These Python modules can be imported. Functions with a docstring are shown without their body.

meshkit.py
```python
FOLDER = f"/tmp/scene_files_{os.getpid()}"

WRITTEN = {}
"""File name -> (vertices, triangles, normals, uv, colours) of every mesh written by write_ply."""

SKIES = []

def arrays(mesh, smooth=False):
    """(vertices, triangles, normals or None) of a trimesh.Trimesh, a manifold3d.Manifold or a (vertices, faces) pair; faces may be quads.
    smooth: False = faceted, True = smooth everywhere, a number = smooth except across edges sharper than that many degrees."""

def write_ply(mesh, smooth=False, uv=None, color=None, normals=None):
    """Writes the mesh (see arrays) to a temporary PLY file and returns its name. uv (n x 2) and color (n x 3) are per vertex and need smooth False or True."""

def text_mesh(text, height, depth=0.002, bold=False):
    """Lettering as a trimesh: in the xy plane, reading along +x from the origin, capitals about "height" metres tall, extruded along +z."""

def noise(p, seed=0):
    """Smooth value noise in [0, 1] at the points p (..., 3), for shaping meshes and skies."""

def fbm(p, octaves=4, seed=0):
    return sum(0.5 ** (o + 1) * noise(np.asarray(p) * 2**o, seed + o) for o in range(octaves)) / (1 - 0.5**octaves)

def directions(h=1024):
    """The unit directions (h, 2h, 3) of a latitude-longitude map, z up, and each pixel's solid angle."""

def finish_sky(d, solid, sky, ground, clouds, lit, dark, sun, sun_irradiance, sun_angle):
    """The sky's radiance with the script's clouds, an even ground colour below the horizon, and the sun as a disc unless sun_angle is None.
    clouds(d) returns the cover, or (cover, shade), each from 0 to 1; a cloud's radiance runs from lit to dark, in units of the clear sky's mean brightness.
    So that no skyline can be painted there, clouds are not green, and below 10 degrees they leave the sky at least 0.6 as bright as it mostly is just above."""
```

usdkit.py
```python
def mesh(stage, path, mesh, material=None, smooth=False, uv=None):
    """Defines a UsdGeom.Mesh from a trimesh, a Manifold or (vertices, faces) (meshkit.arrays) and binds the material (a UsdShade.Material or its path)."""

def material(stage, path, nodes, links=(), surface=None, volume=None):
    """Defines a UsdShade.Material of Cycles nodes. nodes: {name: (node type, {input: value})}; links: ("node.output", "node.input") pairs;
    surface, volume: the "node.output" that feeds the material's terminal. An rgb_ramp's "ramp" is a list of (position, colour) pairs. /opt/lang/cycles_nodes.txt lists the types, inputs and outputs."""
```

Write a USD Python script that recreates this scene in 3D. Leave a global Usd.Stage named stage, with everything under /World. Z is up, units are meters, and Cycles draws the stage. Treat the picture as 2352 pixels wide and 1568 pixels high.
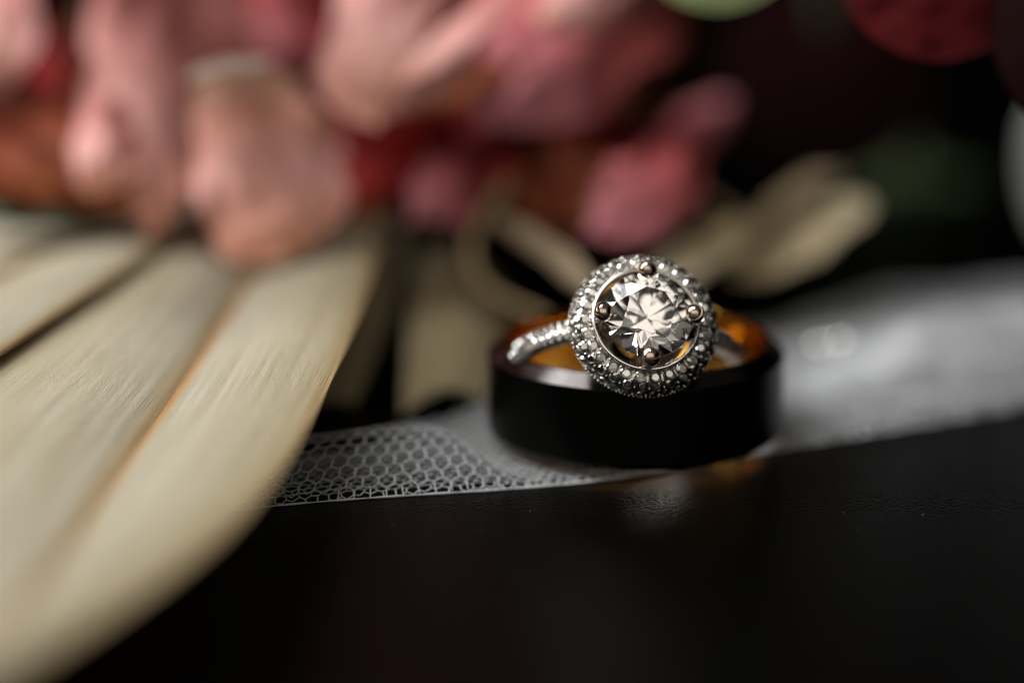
import math, random
import numpy as np, trimesh, usdkit, meshkit
from scipy.spatial import HalfspaceIntersection, ConvexHull
from scipy.interpolate import CubicSpline
from pxr import Usd, UsdGeom, UsdLux, Gf, Sdf

random.seed(7); rng = np.random.default_rng(7)
MM = 0.001                                   # everything below is laid out in millimetres and written in metres
stage = Usd.Stage.CreateInMemory()
UsdGeom.SetStageUpAxis(stage, 'Z'); UsdGeom.SetStageMetersPerUnit(stage, 1.0)
world = UsdGeom.Xform.Define(stage, '/World'); stage.SetDefaultPrim(world.GetPrim())
UsdGeom.Scope.Define(stage, '/World/Looks')

# ------------------------------------------------------------------ camera
EL = math.radians(15.0)
RIGHT = np.array([1.0, 0, 0]); FWD = np.array([0, math.cos(EL), -math.sin(EL)]); UP = np.array([0, math.sin(EL), math.cos(EL)])
D0 = 240.0; PX = 29.9                        # distance to the depth of the origin; picture units per mm there
CAM = -D0 * FWD - 281 / PX * RIGHT + 184 / PX * UP
FOCAL = PX * 36 * D0 / 2352
cam = UsdGeom.Camera.Define(stage, '/World/camera')
M = np.eye(4); M[0, :3] = RIGHT; M[1, :3] = UP; M[2, :3] = -FWD; M[3, :3] = CAM * MM
cam.AddTransformOp().Set(Gf.Matrix4d(*M.ravel().tolist()))
cam.CreateHorizontalApertureAttr(36.0); cam.CreateVerticalApertureAttr(24.0); cam.CreateFocalLengthAttr(FOCAL)
cam.CreateFocusDistanceAttr((D0 - 20.0) * MM); cam.CreateFStopAttr(FOCAL / 18.0)
cam.CreateClippingRangeAttr(Gf.Vec2f(0.01, 20.0)); cam.CreateExposureAttr(0.5)

# ------------------------------------------------------------------ lamps: soft window light plus added fill lamps
def rect_light(name, pos, target, w, h, intensity, color=(1, 1, 1)):
    l = UsdLux.RectLight.Define(stage, '/World/' + name)
    pos, target = np.array(pos, float), np.array(target, float)
    z = pos - target; z /= np.linalg.norm(z)
    x = np.cross([0, 0, 1.0], z) if abs(z[2]) < .99 else np.array([1.0, 0, 0]); x /= np.linalg.norm(x); y = np.cross(z, x)
    m = np.eye(4); m[0, :3] = x; m[1, :3] = y; m[2, :3] = z; m[3, :3] = pos * MM
    l.AddTransformOp().Set(Gf.Matrix4d(*m.ravel().tolist()))
    l.CreateWidthAttr(w * MM); l.CreateHeightAttr(h * MM); l.CreateIntensityAttr(intensity); l.CreateColorAttr(Gf.Vec3f(*color))
rect_light('window_light', (-235, 5, 560), (0, 0, 5), 250, 420, 6.8, (1.0, 0.995, 0.97))
rect_light('window_light_001', (-480, 5, 390), (0, 0, 5), 200, 420, 10.0, (1.0, 0.995, 0.97))
rect_light('front_fill_light', (-80, -560, 480), (0, 0, 10), 1000, 480, 0.78, (1.0, 0.92, 0.81))  # added front fill that brightens the stones and flowers
rect_light('rear_fill_light', (0, -1000, 480), (0, 0, 480), 2000, 900, 0.12, (1.0, 0.94, 0.86))  # added fill behind the camera, lifts the dark facets of the diamond
rect_light('overhead_fill_light', (0, -150, 900), (0, 0, 0), 1900, 1600, 0.05, (1.0, 0.94, 0.85))  # added overhead fill, stands for light bounced off a ceiling

# ------------------------------------------------------------------ helpers
used = {}
def numbered(parent, name):
    k = used.get((parent, name), 0); used[(parent, name)] = k + 1
    return parent + '/' + (name if k == 0 else f'{name}_{k:03d}')
def tag(prim, label=None, cat=None, group=None, kind=None):
    for k, v in (('label', label), ('category', cat), ('group', group), ('kind', kind)):
        if v: prim.SetCustomDataByKey(k, v)
    return prim
def thing(name, label, cat, loc=(0, 0, 0), group=None):
    x = UsdGeom.Xform.Define(stage, numbered('/World', name)); x.AddTranslateOp().Set(Gf.Vec3d(*[float(c) * MM for c in loc]))
    tag(x.GetPrim(), label, cat, group); x.GetPrim().SetCustomDataByKey('at', ' '.join(f'{c:.4f}' for c in loc))
    return x.GetPrim()
def origin(prim):
    while prim and str(prim.GetPath()) != '/World':
        a = prim.GetCustomDataByKey('at')
        if a: return np.array([float(c) for c in a.split()])
        prim = prim.GetParent()
    return np.zeros(3)
def obj(name, mesh, material, parent=None, smooth=40, uv=None, label=None):
    """mesh in world millimetres -> one Mesh prim under parent (or /World)."""
    o = origin(parent) if parent else np.zeros(3)
    if isinstance(mesh, trimesh.Trimesh): v, f = np.array(mesh.vertices), np.array(mesh.faces)
    else: v, f = np.asarray(mesh[0], float), np.asarray(mesh[1], int)
    path = numbered(str(parent.GetPath()) if parent else '/World', name)
    m = usdkit.mesh(stage, path, ((v - o) * MM, f), material, smooth=True if uv is not None else smooth, uv=uv)
    if label: tag(m.GetPrim(), label)
    return m.GetPrim()
def join(parts):
    vs, fs, n = [], [], 0
    for p in parts:
        v, f = (p.vertices, p.faces) if isinstance(p, trimesh.Trimesh) else p
        f = np.asarray(f)
        if f.shape[1] == 4: f = np.vstack([f[:, [0, 1, 2]], f[:, [0, 2, 3]]])
        vs.append(np.asarray(v)); fs.append(f + n); n += len(v)
    return np.vstack(vs), np.vstack(fs)
def at(px, py, d):
    """The point seen at (px, py) of a 2352 x 1568 picture, d mm beyond the origin's depth."""
    k = (D0 + d) / D0
    return CAM + FWD * (D0 + d) + RIGHT * (px - 1176) / PX * k - UP * (py - 784) / PX * k
def on(px, py, height):
    """The point seen at (px, py) where it meets the surface z = height(x, y)."""
    lo, hi = -120.0, 260.0
    g = lambda d: (lambda p: p[2] - height(p[0], p[1]))(at(px, py, d))
    for _ in range(60):
        mid = (lo + hi) / 2
        if g(mid) > 0: lo = mid
        else: hi = mid
    return at(px, py, lo)
def resample(pts, n):
    pts = np.asarray(pts, float)
    s = np.r_[0, np.cumsum(np.linalg.norm(np.diff(pts, axis=0), axis=1))]
    c = CubicSpline(s, pts); return c(np.linspace(0, s[-1], n))
def grid_faces(n, m, flip=False):
    i = np.arange(n * m).reshape(n, m)
    q = np.stack([i[:-1, :-1], i[1:, :-1], i[1:, 1:], i[:-1, 1:]], -1).reshape(-1, 4)
    q = q[:, ::-1] if flip else q
    return np.vstack([q[:, [0, 1, 2]], q[:, [0, 2, 3]]])
def normals_of(G):
    du = np.gradient(G, axis=0); dv = np.gradient(G, axis=1)
    n = np.cross(du, dv); return n / np.maximum(np.linalg.norm(n, axis=2, keepdims=True), 1e-9)
def sheet(G, th, uv=None):
    """A thin closed sheet of the grid G (n, m, 3), th thick."""
    n, m, _ = G.shape; N = normals_of(G)
    a, b = G + N * th / 2, G - N * th / 2
    f1, f2 = grid_faces(n, m), grid_faces(n, m, True) + n * m
    i = np.arange(n * m).reshape(n, m)
    rim = np.r_[i[0, :-1], i[:-1, -1], i[-1, :0:-1], i[:0:-1, 0]]; nxt = np.roll(rim, -1); o = n * m
    w = np.stack([rim, rim + o, nxt + o, nxt], -1)      # outward wall (its own vertices are shared: soft edge)
    f = np.vstack([f1, f2, w[:, [0, 2, 1]][:, [0, 2, 1]], w[:, [0, 2, 3]]])
    v = np.vstack([a.reshape(-1, 3), b.reshape(-1, 3)])
    if uv is None: return v, f
    return v, f, np.vstack([uv.reshape(-1, 2)] * 2)
def tube(pts, r, k=8, cap=True):
    pts = np.asarray(pts, float); n = len(pts); r = np.broadcast_to(np.asarray(r, float), n)
    t = np.gradient(pts, axis=0); t /= np.linalg.norm(t, axis=1, keepdims=True)
    ref = np.array([0, 0, 1.0]) if abs(t[0, 2]) < .9 else np.array([1.0, 0, 0])
    a = np.cross(t, ref); a /= np.linalg.norm(a, axis=1, keepdims=True); b = np.cross(t, a)
    th = np.arange(k) / k * 2 * np.pi
    v = (pts[:, None] + r[:, None, None] * (np.cos(th)[None, :, None] * a[:, None] + np.sin(th)[None, :, None] * b[:, None])).reshape(-1, 3)
    i = np.arange(n * k).reshape(n, k); j = np.roll(i, -1, axis=1)
    q = np.stack([i[:-1], j[:-1], j[1:], i[1:]], -1).reshape(-1, 4)
    f = np.vstack([q[:, [0, 1, 2]], q[:, [0, 2, 3]]])
    if cap:
        v = np.vstack([v, pts[0], pts[-1]]); c0, c1 = n * k, n * k + 1
        f = np.vstack([f, np.stack([j[0], i[0], np.full(k, c0)], -1), np.stack([i[-1], j[-1], np.full(k, c1)], -1)])
    return v, f
def revolve(profile, seg=192, closed=True):
    """Lathe of (r, z) points about z, profile running so that faces look outward."""
    p = np.asarray(profile, float); n = len(p); th = np.arange(seg) / seg * 2 * np.pi
    v = np.stack([p[None, :, 0] * np.cos(th)[:, None], p[None, :, 0] * np.sin(th)[:, None], np.broadcast_to(p[None, :, 1], (seg, n))], -1).reshape(-1, 3)
    i = np.arange(seg * n).reshape(seg, n); j = np.roll(i, -1, axis=0)
    cols = range(n) if closed else range(n - 1)
    fs = []
    for c in cols:
        d = (c + 1) % n
        q = np.stack([i[:, c], j[:, c], j[:, d], i[:, d]], -1)
        fs += [q[:, [0, 1, 2]], q[:, [0, 2, 3]]]
    return v, np.vstack(fs)

# ------------------------------------------------------------------ materials
def mat(name, nodes, links=(), surface='p.BSDF', volume=None):
    return usdkit.material(stage, '/World/Looks/' + name, nodes, links, surface=surface, volume=volume)
def metal(name, color, rough, bump=0.0, scale=900):
    nodes = {'p': ('principled_bsdf', {'base_color': color, 'metallic': 1.0, 'roughness': rough})}
    links = []
    g = {'g': ('texture_coordinate', {}), 'n': ('noise_texture', {'scale': scale, 'detail': 4.0}),
         'r': ('map_range', {'from_min': .3, 'from_max': .7, 'to_min': rough * .75, 'to_max': rough * 1.3})}
    nodes.update(g); links += [('g.object', 'n.vector'), ('n.fac', 'r.value'), ('r.result', 'p.roughness')]
    if bump:
        nodes['b'] = ('bump', {'strength': bump, 'distance': 0.00003}); links += [('n.fac', 'b.height'), ('b.normal', 'p.normal')]
    return mat(name, nodes, links)
white_gold = metal('white_gold', (0.74, 0.71, 0.67), 0.16, .15)
prong_gold = metal('warm_white_gold', (0.50, 0.40, 0.32), 0.2, .25)
yellow_gold = metal('yellow_gold', (0.95, 0.50, 0.085), 0.1, .1)
black_polish = metal('polished_black_metal', (0.05, 0.046, 0.046), 0.18)
black_satin = mat('brushed_black_metal', {
    'g': ('texture_coordinate', {}), 'm': ('mapping', {'scale': (900, 900, 9000)}), 'n': ('noise_texture', {'scale': 1.0, 'detail': 5.0}),
    'b': ('bump', {'strength': .5, 'distance': 0.00003}), 'p': ('principled_bsdf', {'base_color': (0.02, 0.02, 0.018), 'metallic': 1.0, 'roughness': 0.32})},
    [('g.object', 'm.vector'), ('m.vector', 'n.vector'), ('n.fac', 'b.height'), ('b.normal', 'p.normal')])
shaded_pave_metal = metal('shaded_pave_gold', (0.42, 0.40, 0.37), 0.22, .2)  # white gold darkened to carry the groove shade between stones
diamond = mat('diamond', {'p': ('glass_bsdf', {'color': (1, .995, .99), 'roughness': 0.0, 'IOR': 2.1})}, surface='p.BSDF')
small_diamond = mat('small_diamond', {'p': ('glass_bsdf', {'color': (1, .99, .97), 'roughness': 0.03, 'IOR': 2.1}), 'g': ('glossy_bsdf', {'color': (.95, .94, .92), 'roughness': 0.05}), 'x': ('mix_closure', {'fac': .3})},
                    [('p.BSDF', 'x.closure1'), ('g.BSDF', 'x.closure2')], surface='x.closure')
leather = mat('black_leather', {
    'g': ('texture_coordinate', {}), 'm': ('mapping', {'scale': (1700, 2300, 1700)}),
    'v': ('voronoi_texture', {'feature': 'distance_to_edge', 'scale': 1.0}), 'w': ('noise_texture', {'scale': .7, 'detail': 4.0, 'roughness': .6}),
    'mv': ('vector_math', {'math_type': 'multiply_add', 'vector2': (1.3, 1.3, 1.3)}),
    'rm': ('map_range', {'from_min': 0.0, 'from_max': .25, 'to_min': 0.0, 'to_max': 1.0, 'clamp': True}),
    'a': ('math', {'math_type': 'multiply_add', 'value2': .6}),
    'b': ('bump', {'strength': .22, 'distance': 0.0001}),
    'p': ('principled_bsdf', {'base_color': (0.0005, 0.0005, 0.0004), 'roughness': 0.24, 'specular_ior_level': .07})},
    [('g.object', 'm.vector'), ('m.vector', 'w.vector'), ('w.color', 'mv.vector1'), ('m.vector', 'mv.vector3'), ('mv.vector', 'v.vector'), ('v.distance', 'rm.value'),
     ('w.fac', 'a.value1'), ('rm.result', 'a.value3'), ('a.value', 'b.height'), ('b.normal', 'p.normal')])
net_white = mat('white_net', {'d': ('principled_bsdf', {'base_color': (0.68, 0.70, 0.72), 'roughness': 0.45, 'specular_ior_level': .4}), 't': ('translucent_bsdf', {'color': (0.6, 0.62, 0.64)}),
                              'x': ('mix_closure', {'fac': 0.3})}, [('d.BSDF', 'x.closure1'), ('t.BSDF', 'x.closure2')], surface='x.closure')
def plant(name, stops, vein=0.35, trans=0.25, rough=0.55, along=(1.0, 0.06), scale=60, bump=.5, dist=0.0002, spec=.3):
    """A leaf or petal: colour runs over the sheet's own coordinates (u across, v from base to tip), with grain along it."""
    nodes = {'uv': ('texture_coordinate', {}), 'm': ('mapping', {'scale': (along[0] * scale, along[1] * scale, 1)}), 'n': ('noise_texture', {'scale': 1.0, 'detail': 5.0, 'roughness': .6}),
             's': ('separate_xyz', {}), 'r': ('rgb_ramp', {'ramp': stops}), 'c': ('rgb_ramp', {'ramp': [(0.25, (1 - vein,) * 3), (0.75, (1 + 0 * vein,) * 3)]}),
             'mx': ('mix', {'mix_type': 'multiply', 'fac': 1.0}), 'b': ('bump', {'strength': bump, 'distance': dist}),
             'p': ('principled_bsdf', {'roughness': rough, 'specular_ior_level': spec}), 'gm': ('gamma', {'gamma': 1.7}), 't': ('translucent_bsdf', {}), 'x': ('mix_closure', {'fac': trans})}
    links = [('uv.UV', 'm.vector'), ('m.vector', 'n.vector'), ('uv.UV', 's.vector'), ('s.y', 'r.fac'), ('n.fac', 'c.fac'), ('r.color', 'mx.color1'), ('c.color', 'mx.color2'),
             ('mx.color', 'p.base_color'), ('mx.color', 'gm.color'), ('gm.color', 't.color'), ('n.fac', 'b.height'), ('b.normal', 'p.normal'), ('p.BSDF', 'x.closure1'), ('t.BSDF', 'x.closure2')]
    return mat(name, nodes, links, surface='x.closure')
pale_petal = plant('pale_pink_petal', [(0, (.40, .08, .07)), (.3, (.74, .30, .28)), (.75, (.93, .54, .50)), (1, (.84, .43, .33))], .12, .3, scale=14, spec=.15)
blush_petal = plant('blush_petal', [(0, (.60, .38, .27)), (.3, (.78, .38, .30)), (.6, (.93, .53, .49)), (1, (.82, .40, .28))], .12, .3, scale=14, spec=.15)
crimson_petal = plant('crimson_petal', [(0, (.05, .002, .003)), (.5, (.26, .012, .013)), (1, (.50, .05, .045))], .3, .25, scale=14, spec=.12)
mauve_petal = plant('mauve_petal', [(0, (.12, .01, .012)), (.45, (.56, .12, .12)), (1, (.78, .30, .35))], .2, .3, scale=14, spec=.15)
rust_petal = plant('rust_petal', [(0, (.08, .008, .004)), (.5, (.24, .05, .02)), (1, (.36, .11, .045))], .3, .25, scale=14, spec=.12)
coral_petal = plant('coral_petal', [(0, (.22, .01, .01)), (.5, (.58, .06, .04)), (1, (.78, .20, .14))], .2, .3, scale=14, spec=.12)
cream_petal = plant('cream_petal', [(0, (.72, .60, .52)), (1, (.84, .74, .68))], .1, .3, scale=14, spec=.15)
burgundy_leaf_m = plant('burgundy_leaf', [(0, (.10, .008, .010)), (1, (.15, .012, .014))], .7, .05, .6, spec=.05, along=(1, 1), scale=9, bump=.4, dist=.0003)
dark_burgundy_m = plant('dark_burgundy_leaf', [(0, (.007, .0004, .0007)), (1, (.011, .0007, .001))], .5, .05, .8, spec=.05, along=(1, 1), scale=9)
green_leaf_m = plant('dark_green_leaf', [(0, (.03, .05, .015)), (1, (.04, .06, .02))], .3, .15, .5, scale=20)
pale_green_m = plant('pale_green_leaf', [(0, (.30, .38, .16)), (1, (.5, .56, .32))], .2, .3, .5, scale=20)
grey_leaf_m = plant('silver_leaf', [(0, (.4, .42, .38)), (1, (.55, .57, .54))], .2, .3, .5, scale=20)
dry_stem = plant('dry_stem', [(0, (.5, .38, .2)), (1, (.62, .53, .36))], .3, .15, scale=20)
brown_leaf_m = plant('brown_dry_leaf', [(0, (.22, .15, .08)), (1, (.38, .29, .19))], .3, .15, scale=20)
def palm_material(name, left, near_left):
  return mat(name, {
    'uv': ('texture_coordinate', {}), 'm': ('mapping', {'scale': (260, 7, 1)}), 'n': ('noise_texture', {'scale': 1.0, 'detail': 6.0, 'roughness': .65}),
    'm2': ('mapping', {'scale': (60, 330, 1)}), 'n2': ('noise_texture', {'scale': 1.0, 'detail': 2.0}),
    'm3': ('mapping', {'scale': (14, 3, 1)}), 'n3': ('noise_texture', {'scale': 1.0, 'detail': 3.0}),
    's': ('separate_xyz', {}), 'cr': ('rgb_ramp', {'ramp': [(0, left), (.03, left), (.06, near_left), (.11, (.64, .61, .51)), (.5, (.72, .68, .55)), (.9, (.62, .55, .39)), (1, (.48, .34, .17))]}),
    'c': ('rgb_ramp', {'ramp': [(0.35, (.78, .73, .64)), (0.65, (1, 1, 1))]}), 'mx': ('mix', {'mix_type': 'multiply', 'fac': 1.0}),
    'c3': ('rgb_ramp', {'ramp': [(0.3, (.84, .80, .72)), (0.6, (1, 1, 1))]}), 'mx3': ('mix', {'mix_type': 'multiply', 'fac': 1.0}),
    'ad': ('math', {'math_type': 'multiply_add', 'value2': .55}), 'b': ('bump', {'strength': .8, 'distance': 0.0004}),
    'p': ('principled_bsdf', {'roughness': .5, 'specular_ior_level': .35}), 't': ('translucent_bsdf', {}), 'x': ('mix_closure', {'fac': .12})},
    [('uv.UV', 'm.vector'), ('m.vector', 'n.vector'), ('uv.UV', 'm2.vector'), ('m2.vector', 'n2.vector'), ('uv.UV', 'm3.vector'), ('m3.vector', 'n3.vector'), ('uv.UV', 's.vector'), ('s.x', 'cr.fac'),
     ('n.fac', 'c.fac'), ('cr.color', 'mx.color1'), ('c.color', 'mx.color2'), ('n3.fac', 'c3.fac'), ('mx.color', 'mx3.color1'), ('c3.color', 'mx3.color2'), ('mx3.color', 'p.base_color'), ('mx3.color', 't.color'),
     ('n2.fac', 'ad.value1'), ('n.fac', 'ad.value3'), ('ad.value', 'b.height'), ('b.normal', 'p.normal'), ('p.BSDF', 'x.closure1'), ('t.BSDF', 'x.closure2')], surface='x.closure')
palm = palm_material('dried_palm', (.44, .33, .19), (.55, .46, .30))
shaded_tan_palm = plant('shaded_tan_palm', [(0, (.40, .31, .18)), (1, (.42, .34, .20))], .45, .1, along=(4, .15), scale=60)  # tan palm, darkened so the shade on the hanging blades is in its colour
palm_crease = palm_material('dried_palm_crease', (.64, .36, .16), (.64, .48, .30))

# ------------------------------------------------------------------ the setting: a black leather surface
xs, ys = np.linspace(-400, 400, 5), np.linspace(-260, 900, 5)
G = np.stack([np.repeat(xs[:, None], 5, 1), np.repeat(ys[None], 5, 0), np.zeros((5, 5))], -1)
o = obj('leather_tabletop', (G.reshape(-1, 3), grid_faces(5, 5)), leather, smooth=False)
tag(o, 'black grained leather surface under the rings', None, kind='structure')

# ------------------------------------------------------------------ white net (tulle) under the rings
LOW = np.array([on(x, y, lambda a, b: 0.0) for x, y in ((430, 1190), (600, 1168), (1000, 1137), (1380, 1106), (1700, 1052), (2050, 992), (2352, 938), (2560, 900), (2900, 842))])
HIGH = np.array([on(x, y, lambda a, b: 0.0) for x, y in ((430, 1110), (600, 1080), (900, 1020), (1080, 950), (1200, 875), (1330, 805), (1700, 760), (2050, 742), (2352, 715), (2560, 690), (2900, 652))])
lowS, highS = resample(LOW, 400), resample(HIGH, 400)
RING = np.array([-0.15, -5.0, 0.9])
def net_point(s, t, layer):
    """s along the strip, t from the folded front edge (0) to the back (1)."""
    i = np.clip(s, 0, 1) * 399; a = np.floor(i).astype(int).clip(0, 398); w = (i - a)[..., None]
    lo = lowS[a] * (1 - w) + lowS[a + 1] * w; hi = highS[a] * (1 - w) + highS[a + 1] * w
    p = lo + (hi - lo) * t[..., None]
    x, y = p[..., 0], p[..., 1]
    wob = meshkit.fbm(np.stack([x / 9, y / 9, np.full_like(x, layer * 3.1)], -1), 3, 5) - .5
    depth = np.linalg.norm(hi - lo, axis=-1) * t
    roll = 1.0 - np.exp(-depth / 2.2)
    left = np.clip((-x - 3) / 8, 0, 1); right = np.clip((x - 13) / 10, 0, 1)
    h = 0.25 + layer * .05 + left * roll * (1 - .8 * (layer > 0)) * (2.2 * np.exp(-((depth - 6) / 5) ** 2) + .5 + wob * 1.5)
    h = h + right * roll * (0.8 + wob * 2.2 + (3.4 - layer * .5) * np.exp(-((depth - (13 + layer * 1.2 + (x - 20) * .05)) / 4.2) ** 2) + 2.4 * np.exp(-((depth - (30 + layer * 2)) / 6.0) ** 2))
    r = np.hypot(x - RING[0], y - RING[1]); near = np.clip((r - 12) / 4.5, 0, 1); near = near * near * (3 - 2 * near)
    h = (0.1 + layer * .06) * (1 - near) + h * near
    h = h * np.clip(depth / .6, .25, 1) + 0.03
    p = p.copy(); p[..., 2] = np.maximum(h, .08 + .0 * layer); return p
def net_layer(layer, pitch, thread, ang, shift):
    Lx = np.linalg.norm(lowS[-1] - lowS[0]); Ly = np.linalg.norm(highS - lowS, axis=1).max()
    c, sn = math.cos(ang), math.sin(ang)
    a = pitch / math.sqrt(3)
    nx, ny = int(Lx * 1.5 / pitch) + 8, int(Ly * 1.6 / (1.5 * a)) + 8
    segs = []
    jj, ii = np.meshgrid(np.arange(-ny // 4, ny), np.arange(-nx // 4, nx), indexing='ij')
    cx = (ii + .5 * (jj % 2)) * pitch + shift[0]; cy = jj * 1.5 * a + shift[1]
    for k in (0, 1, 2):
        a0, a1 = math.radians(30 + 60 * k), math.radians(90 + 60 * k)
        segs.append(np.stack([cx + a * math.cos(a0), cy + a * math.sin(a0), cx + a * math.cos(a1), cy + a * math.sin(a1)], -1).reshape(-1, 4))
    S = np.vstack(segs)
    jit = lambda q: q + .07 * pitch * np.stack([np.sin(q[:, 0] * 5.1 + q[:, 1] * 3.3 + layer), np.sin(q[:, 0] * 2.7 - q[:, 1] * 6.1 + 2 * layer)], -1)
    A, B = jit(S[:, :2]), jit(S[:, 2:])
    rot = lambda q: np.stack([q[:, 0] * c - q[:, 1] * sn, q[:, 0] * sn + q[:, 1] * c], -1)
    dl = np.linalg.norm(highS - lowS, axis=1)
    scale = lambda q: np.stack([q[:, 0] / Lx, q[:, 1] / np.interp(q[:, 0] / Lx, np.linspace(0, 1, 400), dl)], -1)
    A, B = scale(rot(A)), scale(rot(B))
    # across: t in mm of the strip's own depth
    ok = (np.minimum(A, B).min(1) > 0) & (np.maximum(A, B).max(1) < 1)
    if layer: ok &= (A[:, 0] > .31 + .02 * layer + .05 * np.sin(A[:, 1] * 9 + layer)) | (layer == 1)
    if layer > 4: ok &= A[:, 0] > .52
    if layer > 1: ok &= A[:, 1] < .74 + .04 * np.sin(A[:, 0] * 14 + layer * 2)
    A, B = A[ok], B[ok]
    mid = (A + B) / 2
    pa, pm, pb = (net_point(q[:, 0], q[:, 1], layer) for q in (A, mid, B))
    d = pb - pa; d /= np.maximum(np.linalg.norm(d, axis=1, keepdims=True), 1e-9)
    n1 = np.cross(d, [0, 0, 1.0]); n1 /= np.maximum(np.linalg.norm(n1, axis=1, keepdims=True), 1e-9); n2 = np.cross(d, n1)
    V = []
    for p in (pa, pb):
        for k in range(3):
            th = k * 2 * np.pi / 3 + np.pi / 2
            V.append(p + thread * (math.cos(th) * n1 + math.sin(th) * n2))
    V = np.stack(V, 1); n = len(V)
    base = (np.arange(n) * 6)[:, None]
    F = np.vstack([base + np.array(t) for t in ((0, 1, 4), (0, 4, 3), (1, 2, 5), (1, 5, 4), (2, 0, 3), (2, 3, 5))])
    return V.reshape(-1, 3), F
tulle = thing('tulle', 'white honeycomb tulle net folded in layers under the black ring', 'tulle', (0, 0, 0))
for k, (pt, thr, an, sh) in enumerate(((1.15, .06, .03, (0, 0)), (.85, .06, .16, (.4, .3)), (1.2, .06, -.12, (.2, .5)), (1.16, .06, .3, (.1, .7)), (1.18, .06, -.26, (.6, .2)), (1.14, .065, .5, (.3, .1)), (1.17, .065, -.45, (.5, .6)))):
    obj('net_layer', net_layer(k, pt, thr, an, sh), net_white, tulle, smooth=True)
sheer = mat('sheer_net', {'d': ('principled_bsdf', {'base_color': (0.70, 0.72, 0.74), 'roughness': 0.5}), 't': ('translucent_bsdf', {'color': (0.58, 0.60, 0.62)}), 'x': ('mix_closure', {'fac': 0.3}),
    'g': ('texture_coordinate', {}), 'v': ('voronoi_texture', {'feature': 'distance_to_edge', 'scale': 1500.0, 'randomness': .5}), 'th': ('map_range', {'from_min': .16, 'from_max': .2, 'to_min': 0.0, 'to_max': .55, 'clamp': True}),
    'n': ('transparent_bsdf', {}), 'y': ('mix_closure', {})},
    [('d.BSDF', 'x.closure1'), ('t.BSDF', 'x.closure2'), ('g.object', 'v.vector'), ('v.distance', 'th.value'), ('th.result', 'y.fac'), ('x.closure', 'y.closure1'), ('n.BSDF', 'y.closure2')], surface='y.closure')
for k, (s0, s1, t0, lay) in enumerate(((.36, 1, .26, 1.5), (.43, 1, .34, 3.5), (.36, 1, .3, .8))):
    S_, T_ = np.meshgrid(np.linspace(s0, 1, 120), np.linspace(t0, .72 if k else .9, 90), indexing='ij')
    obj('sheer_layer', sheet(net_point(S_, T_, lay) - [0, 0, .12], .05)[:2], sheer, tulle, smooth=True)
hem = [lowS[i] + np.array([0, 0, .12]) for i in range(0, 400, 4)]
obj('folded_edge', tube(hem, .07 + .03 * np.sin(np.arange(100) * 1.7), 6), net_white, tulle, smooth=True)

# ------------------------------------------------------------------ black band ring with a yellow gold inside
H = 7.0
ring = thing('wedding_band', 'wide black ring with shiny sloping edges and a yellow gold inside', 'ring', RING)
def put(vf): return np.asarray(vf[0]) + RING, vf[1]
obj('band', put(revolve([(11.06, .5), (11.1, .65), (11.1, H - 1.05), (11.06, H - .92), (10.4, H - .95), (10.4, .5)])), black_satin, ring, smooth=25)
obj('bevelled_edge', put(revolve([(11.05, H - .915), (10.05, H - .03), (9.97, H - .02), (9.9, H - .07), (10.38, H - .9)])), black_polish, ring, smooth=25)
obj('bevelled_edge', put(revolve([(10.38, .45), (10.3, .07), (10.4, .02), (10.5, .03), (11.05, .495)])), black_polish, ring, smooth=25)
arc = [(9.6 + .28 * (2 * (z / H) - 1) ** 4, z) for z in np.linspace(.04, H - .1, 14)]
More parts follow.
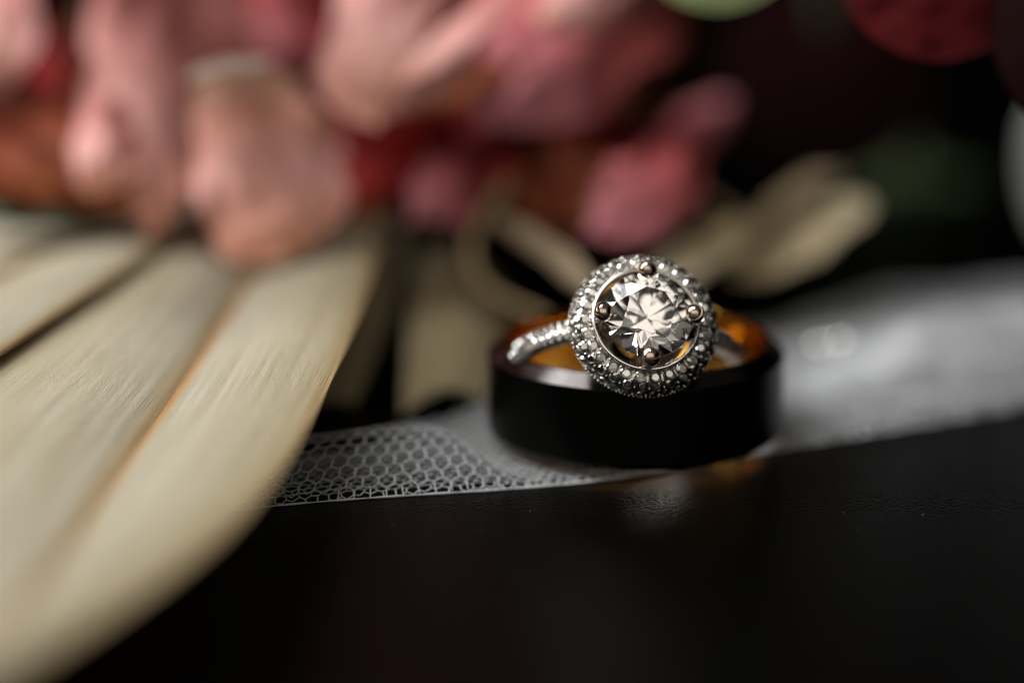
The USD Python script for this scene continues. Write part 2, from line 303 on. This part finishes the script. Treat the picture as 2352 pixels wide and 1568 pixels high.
obj('gold_lining', put(revolve([(10.28, .02), (10.37, .44), (10.37, H - .92), (9.87, H - .08)] + arc[::-1])), yellow_gold, ring, smooth=30)

# ------------------------------------------------------------------ diamond ring leaning on the band
def brilliant(table=.56, crown=34.5, pav=41.0, simple=False):
    """A round brilliant of girdle radius 1, table up."""
    H_, g = [], .025
    def plane(az, slope, p, up):
        a, s = math.radians(az), math.radians(slope)
        n = np.array([math.sin(s) * math.cos(a), math.sin(s) * math.sin(a), math.cos(s) if up else -math.cos(s)])
        H_.append(np.r_[n, -n @ np.asarray(p)])
    zt = g + (1 - table) * math.tan(math.radians(crown))
    H_.append(np.array([0, 0, 1.0, -zt]))
    for k in range(8):
        az = 45 * k; c = np.array([math.cos(math.radians(az)), math.sin(math.radians(az)), 0])
        plane(az, crown, c + [0, 0, g], True)
        plane(az, pav, c - [0, 0, g], False)
        if not simple:
            b = az + 22.5; tv = np.array([math.cos(math.radians(az)), math.sin(math.radians(az)), 0]) * table / math.cos(math.radians(0))
            plane(b, 21.0, tv * .985 + [0, 0, zt], True)
    n2 = 8 if simple else 16
    for k in range(n2):
        az = (11.25 + 22.5 * k) if not simple else 22.5 + 45 * k
        c = np.array([math.cos(math.radians(az)), math.sin(math.radians(az)), 0])
        if not simple:
            plane(az, crown + 6.5, c * .985 + [0, 0, g], True); plane(az, pav + 1.6, c * .99 - [0, 0, g], False)
    for k in range(24):
        a = 2 * np.pi * k / 24; H_.append(np.array([math.cos(a), math.sin(a), 0, -1.0]))
    hs = HalfspaceIntersection(np.array(H_), np.array([0, 0, -.1]))
    pts = np.unique(np.round(hs.intersections, 6), axis=0)
    hull = ConvexHull(pts); f = hull.simplices.copy(); v = pts
    n = np.cross(v[f[:, 1]] - v[f[:, 0]], v[f[:, 2]] - v[f[:, 0]])
    bad = (n * hull.equations[:, :3]).sum(1) < 0; f[bad] = f[bad][:, ::-1]
    return v, f
BIG, SMALL = brilliant(), brilliant(simple=True, table=.5, crown=36, pav=42)
HEAD = np.array([0.13, -15.2, 12.0]); HS = .935
AX = np.array([.115, -math.cos(math.radians(35.5)), math.sin(math.radians(35.5))]); AX /= np.linalg.norm(AX)
E1 = np.cross([0, .6, .8], AX); E1 /= np.linalg.norm(E1); E2 = np.cross(AX, E1)
ROT = np.stack([E1, E2, AX])                  # rows: local x, y, z
def hd(v): return (np.asarray(v) * HS) @ ROT + HEAD
def hdm(vf): return hd(vf[0]), vf[1]
er = thing('diamond_ring', 'white gold ring with round diamond in a sparkling halo leaning on the black band', 'ring', HEAD)
ang = math.radians(9)
Rz = lambda a: np.array([[math.cos(a), math.sin(a), 0], [-math.sin(a), math.cos(a), 0], [0, 0, 1]])
v, f = BIG; obj('round_diamond', hdm((v @ Rz(ang) * 3.42 + [0, 0, 1.2], f)), diamond, er, smooth=False, label='large clear round brilliant diamond in the centre')
prof = [(3.88, -.1), (3.95, .12), (4.05, .18), (4.2, .1), (4.28, -.08), (4.7, -.10), (5.02, -.22), (5.34, -.55), (5.58, -1.0), (5.68, -1.5), (5.66, -1.75), (5.45, -1.9), (4.3, -1.75), (3.95, -1.4)]
obj('halo', hdm(revolve(prof, 160)), shaded_pave_metal, er, smooth=35)
obj('bezel_wire', hdm(revolve([(4.03 + .17 * math.cos(a), .2 + .17 * math.sin(a)) for a in np.linspace(0, 2 * np.pi, 12, endpoint=False)], 160)), white_gold, er, smooth=True)
beads = []
def bead(p, r): 
    m = trimesh.creation.icosphere(1, r); beads.append((m.vertices + p, m.faces))
def set_stone(p, n, r, spin, parent=er, name='pave_diamond'):
    n = n / np.linalg.norm(n); a = np.cross(n, [.3, .5, .81]); a /= np.linalg.norm(a); b = np.cross(n, a)
    v, f = (BIG if r > .4 else SMALL); R = np.stack([a, b, n])
    obj(name, ((v @ Rz(spin) * r * HS) @ R + p, f), small_diamond, parent, smooth=False)
def stone_row(N, rad, z, tilt, size, phase, bead_rings):
    for k in range(N):
        th = 2 * np.pi * (k + phase) / N; c = np.array([math.cos(th), math.sin(th), 0])
        a = math.radians(tilt + rng.normal(0, 9)); side = np.array([-c[1], c[0], 0]) * rng.normal(0, .15)
        set_stone(hd(c * rad + [0, 0, z]), (c * math.sin(a) + side + np.array([0, 0, math.cos(a)])) @ ROT, size, rng.uniform(0, 6))
        t2 = th + np.pi / N
        for rr, zz in bead_rings: bead(hd(np.array([math.cos(t2) * rr, math.sin(t2) * rr, zz])), .095)
stone_row(26, 4.64, .02, 10, .47, .08, ((4.32, .04), (4.95, -.08)))
stone_row(29, 5.2, -.36, 34, .42, .5, ((5.36, -.5),))
stone_row(34, 5.6, -1.06, 58, .30, .1, ((5.66, -1.2),))
for k in range(110):
    th = 2 * np.pi * k / 110; bead(hd(np.array([math.cos(th) * 5.68, math.sin(th) * 5.68, -1.5])), .1)
for k in range(4):
    th = math.radians(90 * k + 1.5); c = np.array([math.cos(th), math.sin(th), 0])
    path = np.array([c * 2.1 + [0, 0, -3.1], c * 2.9 + [0, 0, -1.6], c * 3.36 + [0, 0, 0], c * 3.54 + [0, 0, 1.2], c * 3.5 + [0, 0, 1.7], c * 3.38 + [0, 0, 1.98]])
    p = resample(path, 16); r = np.full(16, .66 * HS); 
    m = join([tube(hd(p), r, 20)])
    tip = trimesh.creation.icosphere(3, .72 * HS); tv = hd(p[-2]) + (tip.vertices * (1 + .08 * (meshkit.noise(tip.vertices * 2.5 + k * 7) - .5))[:, None] * [1.0, 1.08, .86]) @ ROT
    obj('prong', join([m, (tv, tip.faces)]), prong_gold, er, smooth=60)
# gallery under the head and the shank
RS = 9.4; CEN = np.array([0, 0, -.75 - RS])
obj('gallery', hdm(revolve([(3.3, -1.9), (3.5, -1.85), (2.6, -3.3), (2.0, -3.6), (1.9, -3.4)], 96)), white_gold, er, smooth=35)
def shank_section(th):
    hw = .82 - .12 * abs(th) / np.pi; out, inn = RS, RS - 1.15
    return [(inn, -hw * .9), (inn, hw * .9), (out - .25, hw), (out - .06, hw * .86), (out, hw * .6), (out, -hw * .6), (out - .06, -hw * .86), (out - .25, -hw)]
ths = np.linspace(math.radians(24), math.radians(336), 121); rows = []
for th in ths:
    tt = th if th < np.pi else th - 2 * np.pi
    rows.append([CEN + np.array([r * math.sin(th), y, r * math.cos(th)]) for r, y in shank_section(tt)])
Gs = np.array(rows); n, m, _ = Gs.shape
i = np.arange(n * m).reshape(n, m); j = np.roll(i, -1, 1)
q = np.stack([i[:-1], i[1:], j[1:], j[:-1]], -1).reshape(-1, 4)
fs = np.vstack([q[:, [0, 1, 2]], q[:, [0, 2, 3]]])
mesh = trimesh.Trimesh(hd(Gs.reshape(-1, 3)), fs, process=False)
if mesh.volume < 0: mesh.invert()
obj('shank', mesh, shaded_pave_metal, er, smooth=35)
for side in (1, -1):
    for k in range(14):
        th = side * (math.radians(31) + k * .72 / RS)
        c = np.array([math.sin(th), 0, math.cos(th)])
        for row in (-1, 1):
            p = CEN + c * (RS + .03) + np.array([0, row * .37, 0])
            set_stone(hd(p), (c + np.array([0, row * .25, 0])) @ ROT, .33, rng.uniform(0, 6))
        th2 = th + side * .36 / RS; c2 = np.array([math.sin(th2), 0, math.cos(th2)])
        for y in (-.68, 0, .68): bead(hd(CEN + c2 * (RS - .02 if y == 0 else RS - .1) + [0, y, 0]), .1)
tag(obj('grain_beads', join(beads), white_gold, er, smooth=True), kind='stuff')

# ------------------------------------------------------------------ dried palm leaf
def leaf_height(x, y):
    return np.where(y > -18.4, 8.9 + .03 * (y + 18.4), 8.9 + .015 * (y + 18.4))
def leaf_line(pts, dz=0.0, n=70):
    return resample([on(px, py, lambda x, y: leaf_height(x, y) + dz) for px, py in pts], n)
def blade(A, B, m=26, bow=.6, th=.35, wave=.12, seed=0, name='blade', parent=None, over=(0, 0), m_=None):
    """A strip of leaf between the rib lines A and B."""
    t = np.linspace(0 - over[0], 1 + over[1], m)
    G = A[:, None] * (1 - t)[None, :, None] + B[:, None] * t[None, :, None]
    N = normals_of(G); N *= np.sign(N[..., 2:3].mean() or 1)
    n = len(A); s = np.linspace(0, 1, n)
    ridge = meshkit.fbm(np.stack([np.broadcast_to(t * 22 + seed, (n, m)), np.broadcast_to(s[:, None] * 1.5, (n, m)), np.full((n, m), seed * 7.3)], -1), 3, seed) - .5
    G = G + N * (bow * np.sin(np.pi * t)[None, :, None] + wave * 2 * ridge[..., None])
    L = np.linalg.norm(np.diff(A, axis=0), axis=1).sum() / 100
    uv = np.stack([np.broadcast_to(t, (n, m)), np.broadcast_to(s[:, None] * L + seed, (n, m))], -1)
    v, f, u = sheet(G, th, uv)
    return obj(name, (v, f), m_ or palm, parent, uv=u)
L0 = [(895, 440), (885, 480), (868, 560), (838, 680), (795, 800), (735, 930), (650, 1075), (515, 1228), (330, 1362), (125, 1486), (-70, 1590), (-260, 1690)]
L1 = [(770, 465), (705, 520), (616, 600), (497, 766), (422, 880), (361, 968), (286, 1074), (190, 1225), (95, 1370), (0, 1490), (-100, 1600)]
L2 = [(540, 460), (422, 524), (264, 634), (120, 730), (0, 812), (-120, 890), (-260, 980), (-380, 1060)]
L3 = [(370, 450), (247, 502), (120, 565), (0, 627), (-120, 690), (-300, 790)]
L4 = [(240, 440), (100, 475), (-60, 500), (-250, 570)]
base = on(880, 470, lambda x, y: leaf_height(x, y))
pl = thing('palm_leaf', 'cream dried fan palm leaf with long flat pleats at the left', 'leaf', on(616, 600, leaf_height))
blade(leaf_line(L1, -2.4), leaf_line(L0, -.6), bow=1.1, seed=1, parent=pl, m_=palm_crease, m=44)
blade(leaf_line(L1, -2.7), leaf_line(L2, -.7), bow=1.0, seed=2, parent=pl, over=(.012, .03), m=44, wave=.2)
blade(leaf_line(L2, .5), leaf_line(L3, -1.6), bow=.6, seed=3, parent=pl)
blade(leaf_line(L3, -.6), leaf_line(L4, -2.4), bow=.5, seed=4, parent=pl)
# narrow folded blades hanging in the leaf's shade
def hang(outline_l, outline_r, d0, d1, seed, bow=.5, label=None):
    A = resample([at(x, y, d0 + (d1 - d0) * k / (len(outline_l) - 1)) for k, (x, y) in enumerate(outline_l)], 40)
    B = resample([at(x, y, d0 + (d1 - d0) * k / (len(outline_r) - 1) + 2) for k, (x, y) in enumerate(outline_r)], 40)
    return blade(A, B, m=12, bow=bow, seed=seed, parent=pl, m_=shaded_tan_palm)
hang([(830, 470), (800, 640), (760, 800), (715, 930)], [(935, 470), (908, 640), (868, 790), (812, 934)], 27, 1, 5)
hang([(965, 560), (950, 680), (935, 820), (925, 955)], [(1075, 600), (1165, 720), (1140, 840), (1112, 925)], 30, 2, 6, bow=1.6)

# ------------------------------------------------------------------ flowers, petal by petal
def near(d): return 11 + (d - 40) * .8
def petal(parent, pts, widths, m, cup=.25, roll=0.0, ruffle=.5, curl=0.0, seed=0, th=.35, name='petal', ridge=0.0, scallop=.1):
    """pts: (px, py, depth) from base to tip; widths: half widths in picture units at those points."""
    pts = [(a, b, near(c)) for a, b, c in pts]
    P3 = np.array([at(*p) for p in pts]); n, k = 40, 25
    S = resample(P3, n); s = np.linspace(0, 1, n)
    W = np.interp(s, np.linspace(0, 1, len(widths)), np.array(widths) * (1.32 if name == 'petal' else 1.0)) / PX * (D0 + pts[0][2]) / D0
    W = np.convolve(np.pad(W, 3, mode='edge'), np.ones(7) / 7, 'valid')
    W = W * np.sqrt(np.clip(1 - np.clip((s - .76) / .24, 0, 1) ** 3.2, 0.0004, 1))
    T = np.gradient(S, axis=0); T /= np.linalg.norm(T, axis=1, keepdims=True)
    Bv = np.cross(T, FWD); Bv /= np.linalg.norm(Bv, axis=1, keepdims=True); Nn = np.cross(Bv, T)
    Nn *= np.sign(-(Nn @ FWD).mean() or 1)
    r = roll; Bv, Nn = Bv * math.cos(r) + Nn * math.sin(r), Nn * math.cos(r) - Bv * math.sin(r)
    t = np.linspace(-1, 1, k)
    tt, ss = np.broadcast_to(t, (n, k)), np.broadcast_to(s[:, None], (n, k))
    wob = meshkit.fbm(np.stack([tt * 2.2 + seed * 3.7, ss * 3.0 + seed, np.full((n, k), seed * 1.9)], -1), 3, seed) - .5
    edge = 1 + .06 * np.sin(ss * 15 + seed * 2 + (tt > 0) * 2) * np.abs(tt) + .22 * (meshkit.fbm(np.stack([np.sign(tt) * 3 + seed, ss * 6, np.full((n, k), seed * 2.3)], -1), 3, seed + 40) - .5) * np.abs(tt)
    q = np.abs(tt - ridge) / (1 + np.abs(ridge)); off = W[:, None] * (-cup * .8 * q ** 1.5 + 1.7 * ruffle * wob * (.35 + np.abs(tt)) + scallop * np.sin(ss * 17 + seed) * np.abs(tt) ** 2) + curl * W.mean() * np.clip((ss - .6) / .4, 0, 1) ** 2
    G = S[:, None] + Bv[:, None] * (W[:, None] * tt * edge)[..., None] + Nn[:, None] * off[..., None]
    G = G + T[:, None] * (W.mean() * ss ** 3 * (.22 * np.sin(tt * 3.1 + seed * 1.7) + .12 * np.sin(tt * 7.3 + seed)))[..., None]
    uv = np.stack([tt * .5 + .5 + seed, ss * .98 + .01], -1)
    v, f, u = sheet(G, th, uv)
    return obj(name, (v, f), m, parent, uv=u)
def core(parent, c, r, m, name='flower_centre'):
    s = trimesh.creation.icosphere(3, r); v = s.vertices * (1 + .25 * (meshkit.fbm(s.vertices / r * 1.6 + 9, 3, 3) - .5)[:, None])
    return obj(name, (v + at(c[0], c[1], near(c[2]) + 3), s.faces), m, parent, uv=np.stack([s.vertices[:, 0] / r, np.full(len(v), .25)], -1))

f1 = thing('pink_flower', 'pale pink ruffled bloom with crimson heart above the palm leaf at left', 'flower', at(420, 60, 40))
core(f1, (470, 20, 74), 10, crimson_petal)
petal(f1, [(480, -160, 58), (400, 20, 52), (350, 220, 46), (325, 400, 42), (330, 505, 41)], [80, 140, 125, 120, 95], pale_petal, cup=.8, ruffle=.4, seed=4, ridge=-.35, scallop=.2)
petal(f1, [(350, 210, 47), (290, 290, 43), (245, 360, 39), (225, 440, 40)], [50, 78, 66, 50], pale_petal, cup=.7, ruffle=.6, seed=2, ridge=-.2)
petal(f1, [(545, 150, 42), (570, 260, 40), (605, 400, 38), (650, 552, 37)], [75, 118, 125, 105], blush_petal, cup=.85, ruffle=.5, seed=3, ridge=-.3)
petal(f1, [(440, 176, 37), (495, 156, 34), (550, 148, 34), (615, 140, 37)], [11, 22, 22, 16], cream_petal, cup=.2, ruffle=.2, seed=31, roll=-1.0)
petal(f1, [(720, 280, 50), (720, 350, 47), (735, 420, 46), (770, 500, 46)], [40, 55, 60, 45], blush_petal, cup=.6, seed=32, ridge=-.2)
petal(f1, [(240, 20, 76), (180, 130, 70), (140, 200, 66), (90, 290, 62)], [50, 70, 60, 45], crimson_petal, cup=.5, seed=5)
petal(f1, [(640, -100, 66), (625, 0, 60), (610, 70, 57), (640, 180, 57)], [60, 82, 80, 50], mauve_petal, cup=.8, seed=6)
petal(f1, [(760, 60, 74), (720, 130, 66), (705, 190, 63), (690, 280, 62)], [40, 45, 45, 35], crimson_petal, cup=.6, seed=61)
petal(f1, [(830, -60, 70), (815, 30, 66), (800, 80, 65), (780, 150, 66)], [35, 40, 40, 30], rust_petal, cup=.6, seed=62)
f2 = thing('pink_flower', 'pink and rust flower cut by the left edge of the picture', 'flower', at(-60, 160, 36))
core(f2, (-130, 160, 78), 10, crimson_petal)
petal(f2, [(-60, -90, 60), (-35, 0, 54), (-32, 80, 50), (-60, 180, 48)], [60, 82, 78, 50], pale_petal, cup=.5, seed=7)
petal(f2, [(-40, 190, 58), (50, 270, 52), (130, 340, 47), (240, 430, 44)], [45, 62, 56, 35], rust_petal, cup=.6, seed=8)
petal(f2, [(-90, 310, 46), (-10, 370, 41), (60, 410, 39), (140, 450, 39)], [45, 50, 42, 28], rust_petal, cup=.6, seed=9)
petal(f2, [(60, 360, 46), (140, 405, 43), (210, 430, 41), (300, 470, 41)], [35, 42, 38, 22], rust_petal, cup=.6, seed=91)
petal(f1, [(300, -420, 50), (230, -300, 24), (200, -200, 12), (160, -70, 12)], [90, 150, 150, 90], pale_petal, cup=.4, seed=33)  # petal above the frame, added to shade the palm leaf below
f3 = thing('pink_flower', 'large pale pink flower with broad folded petals at top centre', 'flower', at(1060, -60, 40))
core(f3, (1060, -60, 84), 12, crimson_petal)
petal(f3, [(1030, -180, 58), (960, -40, 50), (900, 90, 44), (875, 252, 42)], [110, 150, 115, 95], pale_petal, cup=.7, ruffle=.4, seed=10, ridge=-.3)
petal(f3, [(1190, -60, 44), (1110, 20, 39), (1020, 100, 37), (910, 190, 39)], [30, 42, 36, 16], pale_petal, cup=.3, ruffle=.2, seed=11, roll=.75)
petal(f3, [(1170, 10, 58), (1100, 90, 50), (1030, 160, 47), (950, 250, 47)], [70, 90, 80, 50], rust_petal, cup=-.5, seed=12)
petal(f3, [(1400, -180, 60), (1350, -20, 54), (1260, 120, 48), (1140, 268, 47)], [110, 160, 135, 60], mauve_petal, cup=.8, ruffle=.5, seed=13, ridge=.2)
petal(f3, [(1480, -140, 56), (1400, -50, 52), (1320, 10, 50), (1220, 60, 51)], [60, 70, 56, 30], pale_petal, cup=.7, ruffle=.5, seed=14)
petal(f3, [(900, 250, 66), (1000, 300, 64), (1080, 330, 63), (1200, 340, 62)], [40, 55, 50, 30], crimson_petal, cup=.5, seed=141)
f4 = thing('mauve_flower', 'small mauve and crimson flower just behind the ring', 'flower', at(1250, 330, 44))
core(f4, (1190, 310, 84), 9, crimson_petal)
petal(f4, [(1030, 230, 60), (970, 290, 52), (905, 345, 46), (810, 440, 44)], [60, 82, 76, 50], crimson_petal, cup=.8, seed=15, ridge=.3)
petal(f4, [(900, 380, 50), (870, 410, 47), (840, 440, 45), (800, 490, 45)], [30, 45, 45, 30], rust_petal, cup=.6, seed=151)
petal(f4, [(1120, 350, 56), (1070, 400, 50), (1020, 440, 46), (960, 500, 45)], [45, 66, 70, 50], mauve_petal, cup=.7, seed=16, ridge=-.2)
petal(f4, [(1040, 310, 62), (1080, 360, 58), (1110, 400, 55), (1150, 460, 53)], [35, 52, 50, 30], crimson_petal, cup=.6, seed=17)
petal(f4, [(1170, 330, 62), (1250, 380, 57), (1310, 420, 54), (1400, 470, 50)], [60, 75, 75, 55], rust_petal, cup=-.5, seed=18)
petal(f4, [(1550, 300, 58), (1530, 380, 50), (1470, 450, 45), (1350, 530, 44)], [40, 70, 75, 50], mauve_petal, cup=.7, seed=19, ridge=.2)
petal(f4, [(1480, 420, 66), (1540, 350, 66), (1590, 300, 68), (1680, 230, 72)], [36, 44, 38, 22], mauve_petal, cup=.5, seed=20)

for fl, items in ((f2, (((10, 150, 74), (60, 220, 66), (110, 280, 63), (190, 340, 62), 'c'), ((-20, 240, 60), (40, 320, 55), (90, 370, 52), (180, 400, 52), 'o'))),
                  (f1, (((540, -90, 68), (560, 10, 64), (560, 80, 62), (570, 170, 62), 'o'), ((760, -40, 72), (745, 60, 68), (735, 130, 66), (720, 230, 64), 'o'), ((700, 200, 64), (745, 280, 60), (770, 340, 57), (800, 430, 56), 'c'), ((480, 150, 60), (460, 260, 55), (450, 340, 51), (440, 450, 50), 'p'))),
                  (f3, (((860, -60, 66), (830, 20, 62), (800, 100, 60), (770, 210, 60), 'c'), ((1230, 120, 64), (1150, 200, 60), (1080, 250, 58), (980, 300, 58), 'c'), ((1500, -60, 66), (1460, 40, 62), (1420, 120, 60), (1350, 220, 60), 'r'))),
                  (f4, (((930, 230, 70), (880, 280, 66), (840, 320, 64), (770, 370, 63), 'o'), ((1130, 290, 70), (1090, 340, 66), (1050, 380, 64), (990, 440, 63), 'c'), ((1270, 270, 70), (1250, 340, 65), (1230, 390, 62), (1180, 460, 60), 'o'), ((1420, 270, 68), (1400, 340, 63), (1370, 390, 61), (1300, 450, 60), 'c'), ((1350, 400, 60), (1320, 440, 57), (1280, 470, 55), (1220, 500, 54), 'r')))):
    for k, (a, b, c, d, kind) in enumerate(items):
        petal(fl, [a, b, c, d], [55, 88, 86, 56], {'c': crimson_petal, 'o': coral_petal, 'p': pale_petal, 'r': rust_petal}[kind], cup=.3 - .25 * (k % 3), ruffle=.7, seed=200 + 13 * k + a[0] % 7)

# ------------------------------------------------------------------ pale dry leaf tips and a curled tendril behind the ring
dl = thing('dry_leaf', 'pale cream dry leaf tip curling behind the diamond ring at right', 'leaf', at(1840, 560, 34))
petal(dl, [(1680, 625, 54), (1780, 590, 54), (1880, 535, 55), (1985, 465, 57)], [28, 52, 60, 34], dry_stem, cup=-.5, roll=-.6, ruffle=.6, seed=21, name='leaf_blade', ridge=-.1)
petal(dl, [(1720, 560, 52), (1780, 500, 54), (1840, 450, 56), (1930, 400, 60)], [26, 40, 38, 20], brown_leaf_m, cup=.4, ruffle=.4, seed=211, name='leaf_blade')
dl2 = thing('dry_leaf', 'short cream dry leaf directly behind the halo of the diamond ring', 'leaf', at(1610, 590, 24))
petal(dl2, [(1720, 520, 56), (1655, 560, 53), (1590, 600, 50), (1510, 645, 48)], [30, 52, 56, 44], dry_stem, cup=-.4, roll=.6, ruffle=.6, seed=22, name='leaf_blade')
dl3 = thing('dry_leaf', 'brownish dry leaf lying behind the left side of the rings', 'leaf', at(1250, 640, 28))
petal(dl3, [(1140, 500, 48), (1220, 550, 44), (1290, 600, 40), (1370, 690, 36)], [16, 28, 32, 24], brown_leaf_m, cup=-.4, ruffle=.3, roll=-.5, seed=23, name='leaf_blade')
for d_, pth in ((dl, ((1700, 618, 22), (1640, 560, 27), (1540, 470, 32), (1400, 360, 38))), (dl2, ((1712, 526, 23), (1660, 480, 28), (1560, 420, 33), (1420, 340, 38)))):
    obj('stem', tube(resample([at(*p) for p in pth], 24), .45, 8), brown_leaf_m, d_, smooth=True)
td = resample([at(1165, 420, 22), at(1120, 480, 20), at(1083, 560, 18), at(1098, 640, 17), at(1160, 690, 16), at(1260, 735, 14)], 60)
o = obj('tendril', tube(td, np.linspace(.55, .35, 60), 10), dry_stem, smooth=True, uv=None)
tag(o, 'thin cream curled stem behind the left of the diamond ring', 'stem')

# ------------------------------------------------------------------ leaves at the upper right
def round_leaf(name, label, c, r, m, tilt=(0, 0), seed=0, cup=.15, stem=None, asp=1.0):
    """A cupped round leaf with its stem: c = (px, py, depth) of its centre, r in picture units."""
    ce = at(*c); R = r / PX * (D0 + c[2]) / D0
    n, k = 30, 72
    rr, th = np.meshgrid(np.linspace(0.002, 1, n), np.linspace(0, 2 * np.pi, k), indexing='ij')
    ex, ey = RIGHT + FWD * tilt[0], UP + FWD * tilt[1]
    ex, ey = ex / np.linalg.norm(ex), ey / np.linalg.norm(ey)
    nz = np.cross(ex, ey)
    wob = meshkit.fbm(np.stack([rr * np.cos(th) * 1.6 + seed, rr * np.sin(th) * 1.6, np.full_like(rr, seed)], -1), 3, seed) - .5
    wob = wob * np.cos(0) ; wob[:, -1] = wob[:, 0]
    G = ce + R * (rr * np.cos(th))[..., None] * ex + R * asp * (rr * np.sin(th))[..., None] * ey + (R * (-cup * rr ** 2 + .12 * wob))[..., None] * nz
    uv = np.stack([rr * np.cos(th) * .5 + .5 + seed, rr * np.sin(th) * .5 + .5], -1)
    t = thing(name, label, 'leaf', ce)
    v, f, u = sheet(G, .4, uv); obj('leaf_blade', (v, f), m, t, uv=u)
    top = ce + R * asp * ey * .95
    obj('stem', tube(resample([ce + nz * -.4, ce * .5 + top * .5 - nz * .6, top, top + UP * 9 + FWD * 8, top + UP * 18 + FWD * 22], 24), .55, 8), green_leaf_m, t, smooth=True)
    return t
round_leaf('burgundy_leaf', 'mottled burgundy round leaf hanging in at the top right', (2155, -92, -3), 232, burgundy_leaf_m, (.1, .25), 1)
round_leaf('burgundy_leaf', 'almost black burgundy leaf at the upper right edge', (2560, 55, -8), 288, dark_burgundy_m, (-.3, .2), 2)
round_leaf('green_leaf', 'pale green leaf edge showing at the top centre right', (1645, -170, 12), 190, pale_green_m, (0, .3), 3)
round_leaf('green_leaf', 'dark green leaf in shade behind the burgundy leaves', (2100, 530, 80), 290, green_leaf_m, (.2, .3), 4, asp=.6)
round_leaf('silver_leaf', 'pale silvery leaf at the right edge below the burgundy leaf', (2452, 380, 42), 100, grey_leaf_m, (.2, .1), 5, asp=1.9)
round_leaf('burgundy_leaf', 'dark leaf in deep shade right of the flowers', (1900, 160, 60), 260, dark_burgundy_m, (.2, .3), 6)  # light reaches this leaf; its deep shade lies in the near-black colour
round_leaf('green_leaf', 'dark olive leaf in shade under the rust petals at the left edge', (120, 455, 15), 200, green_leaf_m, (.1, 1.6), 7, asp=.35)  # leaf added where only dark shade lies beneath the petals
silver = metal('glint_bead', (.9, .9, .9), .06)
SG, TG = np.meshgrid(np.linspace(.45, 1, 160), np.linspace(.02, .98, 120), indexing='ij'); NP_ = net_point(SG, TG, 0).reshape(-1, 3)
net_z = lambda x, y: NP_[np.argmin((NP_[:, 0] - x) ** 2 + (NP_[:, 1] - y) ** 2), 2] + .5
for k, (px, py) in enumerate(((1885, 800), (1936, 790))):
    p = on(px, py, net_z); b = trimesh.creation.icosphere(3, .85)
    o = obj('bead', (b.vertices + p, b.faces), silver, smooth=True)  # bead added to give a blurred glint on the net
    tag(o, ['tiny shiny bead on the white net, the nearer of two to the rings', 'tiny shiny bead on the white net, the farther of two from the rings'][k], 'bead', 'glinting beads on the net')
specks = []
for k in range(8):
    p = on(rng.uniform(700, 2350), 1150 + rng.gamma(1.6, 60), lambda x, y: 0.0); r = rng.uniform(.02, .038); b = trimesh.creation.icosphere(1, r)
    specks.append((b.vertices * [1, 1.3, .7] + p + [0, 0, r * .6], b.faces))
tag(obj('dust', join(specks), net_white, smooth=True), 'tiny pale dust specks scattered on the black leather in front', 'dust', kind='stuff')
